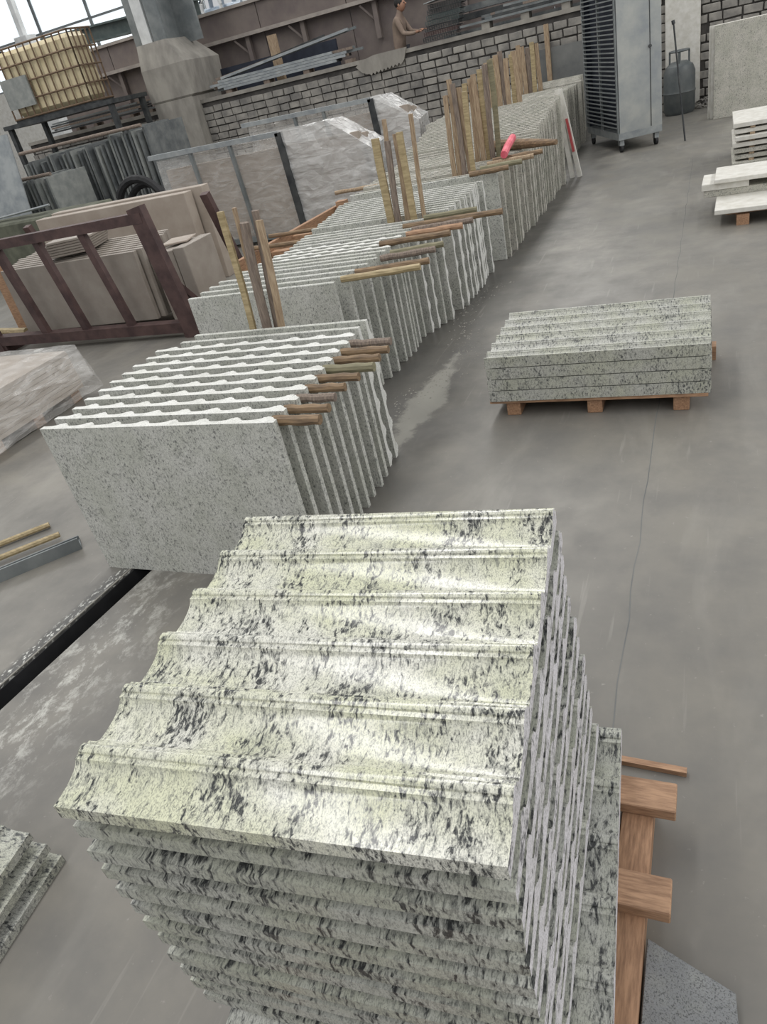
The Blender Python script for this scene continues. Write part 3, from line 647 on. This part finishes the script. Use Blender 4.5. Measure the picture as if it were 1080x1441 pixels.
# ------------------------------------------------------------------ left side racks and wrapped slabs
R_ = empty('steel_rack', (-5.9, 5.8, 0), 'rust-red steel slab rack with slanting bars at the left', 'rack')
fy = 5.72
MB().beam((-7.9, fy, 1.10), (-4.72, fy, 1.13), .10, .09).build('top_rail', 'red_steel', R_)
MB().beam((-7.3, fy, .14), (-4.62, fy, .10), .12, .1).build('bottom_rail', 'red_steel', R_)
for x, s in ((-6.62, .09), (-6.05, .075), (-5.45, .075)):
    MB().beam((x+.12, fy, .12), (x-.06, fy, 1.08), s, .06, (0, 1, 0)).build('bar', 'red_steel', R_)
MB().beam((-4.60, fy-.02, 0), (-4.78, fy, 1.22), .16, .09, (0, 1, 0)).build('end_post', 'red_steel', R_)
MB().beam((-7.25, fy-.02, 0), (-7.42, fy, 1.14), .13, .09, (0, 1, 0)).build('end_post', 'red_steel', R_)
for x in (-7.2, -4.66):
    MB().beam((x, fy-.05, .05), (x, fy+1.5, .05), .1, .1).build('foot_beam', 'red_steel', R_)
    MB().beam((x-.1, fy+1.4, .05), (x-.12, fy+1.1, 1.1), .09, .07, (0, 1, 0)).build('rear_post', 'red_steel', R_)
MB().beam((-4.66, fy+.04, .5), (-4.6, fy+.36, .08), .05, .05).build('brace', 'red_steel', R_)
MB().beam((-7.2, fy+.75, .08), (-4.7, fy+.75, .08), .1, .06).build('bearer', 'red_steel', R_)
for i in range(9):
    x0 = -7.15+random.uniform(-.05, .05); x1 = -5.22+random.uniform(-.04, .04); yy = 6.0+i*.075; h = .80+.006*i
    mb = MB(); mb.box(x0, x1, yy, yy+.05, .11, h); o = mb.build('stone_slab', 'brown_stone', bevel=.003)
    tag(o, 'front brown slab standing in the rust-red rack' if i == 0 else '%s brown slab from the front in the rust-red rack' % ORD[i], 'stone slab', 'brown slabs in the rust-red rack')
for i in range(6):
    a = -.12*i*.1; zz = .846+.026*i
    flat_slab(-6.5+.08*i*.3, -5.95+.05*i*.3, 6.05, 6.55, zz, zz+.024, 'brown_stone', '%s thin tile from bottom of the small pile on the rack slabs' % ORD[i], 'thin tiles on the rack slabs', .3)
for i in range(3):
    x0 = -5.12+.145*i; mb = MB(); Rl = Matrix.Translation((x0, 6.1, 0)) @ Matrix.Rotation(-.02, 4, 'Y') @ Matrix.Translation((-x0, -6.1, 0))
    mb.box(x0, x0+.135, 6.10, 6.62, 0.005, .72+.015*i, Rl); tag(mb.build('stone_slab', 'brown_stone', bevel=.006), ['left', 'middle', 'right'][i]+' thick brown block of three standing right of the rust-red rack', 'stone block', 'brown blocks right of the rust-red rack')
flat_slab(-5.1, -4.82, 6.25, 6.55, .758, .776, 'beige_stone', 'broken beige tile lying on the brown blocks', None, .25)
for i in range(2):
    yy = 7.62+.2*i; x0, x1 = ((-8.0, -5.62), (-7.9, -5.5))[i]
    mb = MB(); mb.box(x0, x1, yy, yy+.16, .0, 1.05+.02*i); tag(mb.build('stone_slab', 'beige_stone', bevel=.005), ['large smooth beige slab standing behind the rust-red rack', 'second beige slab right behind the large smooth one'][i], 'stone slab', 'large beige slabs behind the rack')
def crumple(mb_pts, name, mat, parent, amp=.03, cuts=5, seed=0.):
    """closed sheet wrapped round a hull, pushed in and out along creases"""
    bm = bmesh.new(); vs = [bm.verts.new(Vector(p)) for p in mb_pts]
    bmesh.ops.convex_hull(bm, input=vs)
    bmesh.ops.triangulate(bm, faces=bm.faces)
    for _ in range(cuts):
        long = [e for e in bm.edges if e.calc_length() > .13]
        if not long: break
        bmesh.ops.subdivide_edges(bm, edges=long, cuts=1); bmesh.ops.triangulate(bm, faces=bm.faces)
    bm.normal_update(); zmin = min(v.co.z for v in bm.verts)
    for v in bm.verts:
        q = v.co*4.5+Vector((seed, 0, 0)); d = noise.ridged_multi_fractal(q, 1., 2.1, 4, 1., 2.)*.5-.55
        v.co += v.normal*amp*d
        if v.co.z < zmin: v.co.z = zmin
    me = bpy.data.meshes.new(name); o_ = parent_org(parent)
    for v in bm.verts: v.co -= o_
    bmesh.ops.recalc_face_normals(bm, faces=bm.faces); bm.to_mesh(me); bm.free(); me.materials.append(M[mat])
    return link(name, me, parent)
# wrapped low pallet, left edge
P_ = empty('wrapped_slab_pallet', (-5.6, 3.8, 0), 'film-wrapped pile of beige slabs at the left edge', 'wrapped slabs')
for i in range(9):
    zz = .09+i*.036; e = .0 if i < 8 else .02
    MB().box(-6.5+e, -4.86-.003*i, 3.3, 4.38, zz, zz+.033).build('slab', 'beige_stone', P_)
for yy in (3.4, 3.84, 4.28): MB().box(-6.5, -4.88, yy-.05, yy+.05, 0, .09).build('bearer', 'pine', P_)
crumple([(x, y, z) for x, y, z in [(-6.55, 3.24, .06), (-4.72, 3.22, .06), (-4.72, 4.46, .06), (-6.55, 4.46, .06), (-6.55, 3.26, .43), (-4.82, 3.26, .43), (-4.80, 4.42, .44), (-6.55, 4.42, .43), (-4.62, 4.3, .22)]], 'plastic_wrap', 'film_thin', P_, .035, 5)
# wrapped frames behind
def wrapped_frame(y, x0, x1, xe, zt, label, seed, mid):
    A = empty('wrapped_slab_frame', ((x0+xe)/2, y+.4, 0), label, 'wrapped slabs')
    MB().beam((x0, y, zt), (x1, y, zt-.03), .07, .06).build('top_rail', 'galv', A)
    MB().beam((x0, y, .08), (x1, y, .08), .07, .07).build('bottom_rail', 'grey_steel', A)
    for x in mid: MB().beam((x, y, 0), (x-.05, y, zt-.03), .045, .05, (0, 1, 0)).build('upright', 'grey_steel', A)
    MB().beam((x1+.05, y, 0), (x1, y, zt-.02), .09, .07, (0, 1, 0)).build('upright', 'dark_steel', A)
    for i in range(8):
        MB().box(x0+.1+random.uniform(0, .08), xe-.15-random.uniform(0, .1), y+.12+i*.085, y+.18+i*.085, .03, zt-.2-.015*i).build('slab', 'beige_stone', A)
    crumple([(x0+.02, y+.05, .03), (x1, y+.04, .03), (x1, y+.85, .03), (x0+.02, y+.85, .03), (x0+.05, y+.07, zt-.06), (x1, y+.06, zt-.06), (x1, y+.8, zt-.12), (x0+.05, y+.8, zt-.16)], 'thin_wrap', 'film_thin', A, .025, 5, seed)
    crumple([(x1+.02, y+.0, .1), (xe, y+.05, .12), (xe-.05, y+.9, .12), (x1, y+.9, .1), (x1, y-.02, zt), (xe-.55, y+.05, zt), (xe, y+.1, zt-.42), (xe-.1, y+.85, zt-.4), (x1, y+.85, zt-.1), (xe-.5, y+.5, zt-.02)], 'plastic_wrap', 'film', A, .045, 5, seed+3)
    return A
wrapped_frame(9.45, -7.35, -5.22, -4.0, 1.36, 'nearer film-wrapped slab frame with silvery top rail, left of slab row', 1., (-6.6, -5.95))
wrapped_frame(11.4, -6.9, -4.65, -4.0, 1.42, 'further film-wrapped slab frame, close to the brick wall', 5., (-5.9, -5.4))
# pine trestle
A = empty('timber_trestle', (-3.85, 6.8, 0), 'orange pine trestle lying along left of the slab row', 'trestle')
MB().beam((-3.92, 5.72, .55), (-3.80, 7.75, .55), .045, .16).build('long_beam', 'pine_y', A, bevel=.003)
for x, yy in ((-3.76, 7.7), (-3.86, 5.9)): MB().beam((x+.06, yy, 0), (x+.06, yy, .68 if yy > 7 else .5), .11, .10, (0, 1, 0)).build('post', 'pine', A, bevel=.003)
for yy, zz in ((6.3, .52), (6.75, .55)): MB().beam((-3.86, yy, zz), (-3.55, yy+.02, zz), .09, .07).build('cross_block', 'pine', A, bevel=.003)
MB().beam((-3.70, 6.75, 0), (-3.70, 6.75, .52), .06, .06, (0, 1, 0)).build('post', 'pine', A)
# dark stacks far left
for i in range(30):
    x = -11.9+.098*i; h = 1.62+.03*math.sin(i*1.3)+.1*(i > 20)-.05*(i < 5)
    mb = MB(); mb.box(x, x+.045, 11.7+random.uniform(-.06, .06), 12.9, 0, h); o = mb.build('slate_slab', 'slate' if i % 3 else 'slate2')
    tag(o, 'leftmost thin grey slab of the far rear stack below the tank' if i == 0 else ('rightmost slab of the far rear grey stack, next to concrete column' if i == 29 else '%s thin grey slab from the left in the far rear stack' % ORD[i]), 'stone slab', 'thin grey slabs of the far rear stack')
for i in range(26):
    x = -12.55+.092*i; h = 1.36+.02*math.sin(i)
    mb = MB(); mb.box(x, x+.042, 10.4+random.uniform(-.06, .06), 11.3, 0, h); o = mb.build('slate_slab', 'slate2' if i % 3 else 'slate')
    tag(o, 'leftmost thin grey slab of the far front stack at left edge' if i == 0 else ('rightmost slab of the far front grey stack at left edge' if i == 25 else '%s thin grey slab from the left in the far front stack' % ORD[i]), 'stone slab', 'thin grey slabs of the far front stack')
stick(11.65, -11.9, -9.0, 1.76, 'grey_wood', 'long brown batten across the far rear grey stack', .03, .0, 'battens on the far grey stacks')
stick(10.45, -12.4, -10.2, 1.40, 'grey_wood', 'long brown batten across the far front grey stack', .03, .0, 'battens on the far grey stacks')
mb = MB(); mb.beam((-10.9, 9.8, 0), (-10.85, 10.1, 2.1), .9, .02, (0, 1, 0)); tag(mb.build('metal_sheet', 'galv'), 'pale metal sheet standing upright at the left edge', 'metal sheet')
for i in range(4):
    mb = MB(); mb.tube([(-11.4, 9.3+.06*i, .955), (-9.35-.1*i, 9.3+.05*i, 1.05-.01*i)], .018, 6); tag(mb.build('steel_rod', 'galv'), '%s pale rod from the front of the bundle at left edge' % ORD[i], 'rod', 'pale rods over the mossy block')
mb = MB(); mb.box(-11.4, -8.5, 9.0, 9.75, 0, .93); tag(mb.build('mossy_block', 'moss', bevel=.03), 'dark mossy stone block under the pale rods at left edge', 'stone block')
mb = MB(); mb.tube([(-9.05+.50*math.cos(a*pi/12), 11.05, .52+.50*math.sin(a*pi/12)) for a in range(25)], .07, 8, False).tube([(-9.0+.44*math.cos(a*pi/12), 11.2, .46+.44*math.sin(a*pi/12)) for a in range(25)], .06, 8, False)
tag(mb.build('black_hose_coil', 'black', smooth=True), 'coil of black hose standing before the far grey stack', 'hose')
mb = MB(); mb.box(-7.95, -7.8, 6.6, 6.72, 0, 1.35); tag(mb.build('timber_post', 'pine'), 'orange timber post at left edge beside the rust-red rack', 'post')
for i in range(2):
    mb = MB(); mb.tube([(-8.2, 6.2+.2*i, .05), (-7.45+.03*i, 6.05+.2*i, .05)], .045, 8); tag(mb.build('short_log', 'bamboo', smooth=True), ['nearer', 'further'][i]+' short pale log on floor at left edge by the rack', 'log', 'short logs by the rack')
# IBC tank on a steel stand
I = empty('caged_tank', (-12.6, 14.5, 2.3), 'yellowed plastic tank in a rusty wire cage, top left', 'tank')
bx = (-14.0, -11.8, 14.0, 14.7, 2.36, 3.62)
MB().box(bx[0]+.06, bx[1]-.06, bx[2]+.05, bx[3]-.05, bx[4]+.02, bx[5]-.04).build('tank_body', 'ibc', I, bevel=.08)
for k in range(12):
    x = bx[0]+(bx[1]-bx[0])*k/11; MB().tube([(x, bx[2], bx[4]), (x, bx[2], bx[5])], .017, 6).build('cage_bar', 'cage', I)
for k in range(6):
    y = bx[2]+(bx[3]-bx[2])*k/5; MB().tube([(bx[1], y, bx[4]), (bx[1], y, bx[5])], .017, 6).build('cage_bar', 'cage', I)
for k in range(5):
    z = bx[4]+(bx[5]-bx[4])*k/4; MB().tube([(bx[0], bx[2]-.01, z), (bx[1], bx[2]-.01, z), (bx[1]+.01, bx[3], z)], .02, 6).build('cage_hoop', 'cage', I)
MB().box(-13.95, -13.2, 13.93, 13.97, 2.55, 3.1).build('label_plate', 'slate2', I)
MB().box(bx[0], bx[1], bx[2], bx[3], 2.3, 2.36).build('base_plate', 'dark_steel', I)
s = empty('steel_stand', (-12.6, 14.5, 0), 'dark steel stand carrying the yellowed caged tank', 'stand')
MB().box(-14.4, -11.3, 13.95, 15.2, 2.22, 2.3).build('table', 'dark_steel', s)
for x in (-14.3, -11.4):
    for y in (14.05, 15.1): MB().box(x-.05, x+.05, y-.05, y+.05, 0, 2.22).build('leg', 'dark_steel', s)
# scrap bars under the tank and along the top of the wall
for i in range(20):
    x0 = -14.2+random.uniform(-.6, .3); x1 = -11.5+random.uniform(-.5, .2); z = 1.98+.042*(i//4); y = 15.62+.05*(i % 4)
    mb = MB(); mb.beam((x0, y, z), (x1, y, z), .045, .034); tag(mb.build('scrap_bar', ['dark_steel', 'grey_steel', 'grey_wood'][i % 3]), '%s dark bar from the front low down in the scrap below the tank' % ORD[i], 'bar', 'scrap bars on the wall below the tank')
for i in range(5):
    mb = MB(); mb.box(-13.9+.55*i, -13.8+.55*i, 15.6, 15.85, 1.9, 1.96); tag(mb.build('support_block', 'grey_wood'), '%s small support block from left under the scrap bars' % ORD[i], 'block', 'support blocks left of column')
for i in range(20):
    q = i % 4; l = i//4
    x0 = -9.95+random.uniform(0, .5); x1 = -6.6+random.uniform(-.6, .4); z = 1.99+.05*l; y = 15.60+.065*q; rise = (.26 if l == 4 else .0)
    mb = MB(); mb.beam((x0, y, z), (x1, y, z+rise), .05, .045)
    tag(mb.build('scrap_bar', ['galv', 'dark_steel', 'grey_steel', 'grey_wood'][(i*3) % 4]), '%s steel profile counted upward in the heap right of the column' % ORD[i], 'bar', 'steel profiles on the wall right of column')
for i in range(4):
    x = -9.6+.95*i; mb = MB(); mb.box(x, x+.14, 15.6, 15.85, 1.9, 1.965); tag(mb.build('support_block', 'grey_wood'), '%s block from left under the steel profiles' % ORD[i], 'block', 'support blocks right of column')
mb = MB(); mb.box(-8.6, -8.42, 16.12, 16.22, 1.02, 2.72); tag(mb.build('timber_stud', 'old_wood'), 'upright pale stud behind the steel profiles right of column', 'post')
mb = MB(); mb.box(-10.2, -7.3, 16.6, 16.66, 1.02, 2.38); tag(mb.build('dark_board', 'navy'), 'dark blue board standing behind the steel profiles', 'board')
for i in range(25):
    q = i % 5; l = i//5
    x0 = -4.1+random.uniform(-.3, .4)+.2*l; x1 = -1.7+random.uniform(-.1, .7); z = 2.02+.04*l
    mb = MB(); mb.beam((x0, 15.58+.075*q, z), (x1, 15.58+.075*q, z), .06, .036); tag(mb.build('plank', ['grey_steel', 'dark_steel', 'slate', 'grey_wood'][i % 4] if l < 4 else 'bamboo' if i % 2 else 'grey_steel'), '%s flat bar counted upward in the layered heap near the trolley' % ORD[i], 'bar', 'flat bars on the wall near trolley')
for i in range(4):
    x = -3.95+.72*i; mb = MB(); mb.box(x, x+.15, 15.58, 15.85, 1.9, 2.002); tag(mb.build('support_block', 'concrete'), '%s pale support block from left under the flat bars' % ORD[i], 'block', 'support blocks near trolley')
for i in range(10):
    mb = MB(); z = 1.07+.13*i; mb.box(-4.9+.1*(i % 3), 1.0, 16.3, 16.34+.3, z, z+.1); tag(mb.build('stacked_panel', ['slate', 'girder', 'dark_steel'][i % 3]), '%s dark panel from the bottom of the stack behind the wall' % ORD[i], 'panel', 'dark panels behind the wall')
# toothed plate leaning on the wall
mb = MB(); pts = [(-6.52, 1.80), (-6.40, 1.68), (-6.30, 1.64)]
for k in range(9):
    x = -6.26+.08*k; pts += [(x, 1.64+.008*k), (x+.04, 1.60+.008*k)]
pts += [(-5.5, 1.74), (-5.46, 1.84), (-5.42, 1.93), (-6.1, 1.93), (-6.38, 1.88)]
mb.poly([(x, 15.53, z) for x, z in pts], (0, .045, 0)); tag(mb.build('toothed_plate', 'concrete'), 'pale plate with toothed lower edge hung on the wall below worker', 'plate')
# stack of mesh crates
cr0 = None
for i in range(7):
    z = 1.91+.082*i; x = -5.05+.03*i; c = empty('mesh_crate', (x, 15.72, z), '%s mesh crate from bottom of the pile before the worker' % ORD[i], 'crate', 'mesh crates before the worker')
    mb = MB(); mb.box(x-.02, x+.62, 15.56, 15.9, z, z+.012); mb.build('crate_bottom', 'dark_steel', c)
    mb = MB()
    for zz in (z+.03, z+.052, z+.074): mb.beam((x-.02, 15.565, zz), (x+.62, 15.565, zz), .008, .008).beam((x-.02, 15.895, zz), (x+.62, 15.895, zz), .008, .008).beam((x-.018, 15.56, zz), (x-.018, 15.9, zz), .008, .008).beam((x+.618, 15.56, zz), (x+.618, 15.9, zz), .008, .008)
    for k in range(15): mb.beam((x-.02+.0457*k, 15.565, z+.01), (x-.02+.0457*k, 15.565, z+.078), .012, .008)
    mb.build('mesh_side', ['dark_steel', 'red_steel', 'dark_steel', 'green_steel', 'green_steel', 'dark_steel', 'dark_steel'][i], c)
mb = MB(); mb.beam((-4.95, 15.7, 2.51), (-4.15, 15.7, 2.58), .4, .012); tag(mb.build('metal_sheet', 'galv'), 'pale thin sheet lying on the pile of mesh crates', 'metal sheet')
# ------------------------------------------------------------------ worker
def skin_chain(name, verts, edges, radii, mat, parent, sub=2, org=None):
    me = bpy.data.meshes.new(name); og = parent_org(parent); me.from_pydata([Vector(v)-og for v in verts], edges, []); me.materials.append(M[mat])
    o = link(name, me, parent); md = o.modifiers.new('skin', 'SKIN'); md.use_smooth_shade = True
    for i, r in enumerate(radii):
        sv = me.skin_vertices[0].data[i]; sv.radius = (r, r) if not isinstance(r, tuple) else r; sv.use_root = (i == 0)
    s_ = o.modifiers.new('sub', 'SUBSURF'); s_.levels = sub; s_.render_levels = sub; return o
px, py, pz = -5.86, 16.42, 1.02
W_ = empty('person', (px, py, pz), 'person in a tan shirt standing behind the wall, hands on mesh crates', 'person')
def V(x, y, z): return (px+x, py+y, pz+z)
# one continuous body: pelvis root, torso, neck, head core, arms, legs
bv = [V(0, 0, .92), V(.02, 0, 1.08), V(.05, 0, 1.25), V(.08, 0, 1.40), V(.10, 0, 1.48), V(.13, 0, 1.58),
      V(.08, -.17, 1.38), V(.20, -.22, 1.13), V(.42, -.30, 1.10), V(.50, -.33, 1.11),
      V(.08, .17, 1.38), V(.22, .20, 1.15), V(.42, .06, 1.12), V(.50, .0, 1.13),
      V(0, -.1, .86), V(.03, -.11, .48), V(0, -.11, .09), V(.14, -.12, .04), V(0, .1, .86), V(.03, .11, .48), V(-.02, .11, .09), V(.12, .12, .04)]
be = [(0, 1), (1, 2), (2, 3), (3, 4), (4, 5), (3, 6), (6, 7), (7, 8), (8, 9), (3, 10), (10, 11), (11, 12), (12, 13), (0, 14), (14, 15), (15, 16), (16, 17), (0, 18), (18, 19), (19, 20), (20, 21)]
br = [(.13, .15), (.12, .14), (.13, .16), (.11, .14), .055, .06, .065, .048, .033, .028, .065, .048, .033, .028, .085, .06, .045, .04, .085, .06, .045, .04]
body = skin_chain('body', bv, be, br, 'shirt', W_)
body.data.materials.append(M['trousers'])
lg = skin_chain('trousers', [V(0, 0, .95), V(0, -.1, .84), V(.03, -.11, .48), V(0, -.11, .1), V(0, .1, .84), V(.03, .11, .48), V(-.02, .11, .1)], [(0, 1), (1, 2), (2, 3), (0, 4), (4, 5), (5, 6)], [(.145, .165), .1, .075, .06, .1, .075, .06], 'trousers', W_)
def ball(name, c, r, mat, parent, sc=(1, 1, 1), seg=16):
    bm = bmesh.new(); bmesh.ops.create_uvsphere(bm, u_segments=seg, v_segments=seg//2+2, radius=r); og = parent_org(parent)
    for v in bm.verts: v.co = Vector((v.co.x*sc[0], v.co.y*sc[1], v.co.z*sc[2]))+Vector(c)-og
    for f in bm.faces: f.smooth = True
    me = bpy.data.meshes.new(name); bm.to_mesh(me); bm.free(); me.materials.append(M[mat]); return link(name, me, parent)
hd = ball('head', V(.155, 0, 1.62), .105, 'skin', W_, (.95, .78, 1.18))
skin_chain('nose', [V(.245, 0, 1.64), V(.275, 0, 1.605)], [(0, 1)], [.012, .017], 'skin', hd, 1)
for s_ in (-1, 1):
    ball('ear', V(.14, s_*.083, 1.615), .028, 'skin', hd, (.6, .35, 1)); ball('eye', V(.242, s_*.032, 1.635), .011, 'hair', hd)
ball('mouth', V(.243, 0, 1.565), .02, 'red_steel', hd, (.4, 1, .3)); ball('hair', V(.135, 0, 1.655), .108, 'hair', hd, (.98, .84, 1.02))
for s_, (hx, hy, hz) in ((-1, (.50, -.33, 1.11)), (1, (.50, .0, 1.13))):
    vv = [V(hx-.02, hy, hz), V(hx+.06, hy, hz)]; ee = [(0, 1)]; rr = [.03, (.036, .018)]
    h = skin_chain('hand', vv, ee, rr, 'skin', W_, 1)
    for k in range(4):
        yy = hy+(k-1.5)*.019; l = (.05, .06, .055, .042)[k]
        skin_chain('finger', [V(hx+.06, yy, hz), V(hx+.06+l*.55, yy, hz+.004), V(hx+.06+l, yy, hz-.018)], [(0, 1), (1, 2)], [.009, .008, .007], 'skin', h, 1)
    skin_chain('thumb', [V(hx+.01, hy-s_*.028, hz), V(hx+.035, hy-s_*.052, hz-.004), V(hx+.06, hy-s_*.058, hz-.015)], [(0, 1), (1, 2)], [.011, .010, .008], 'skin', h, 1)
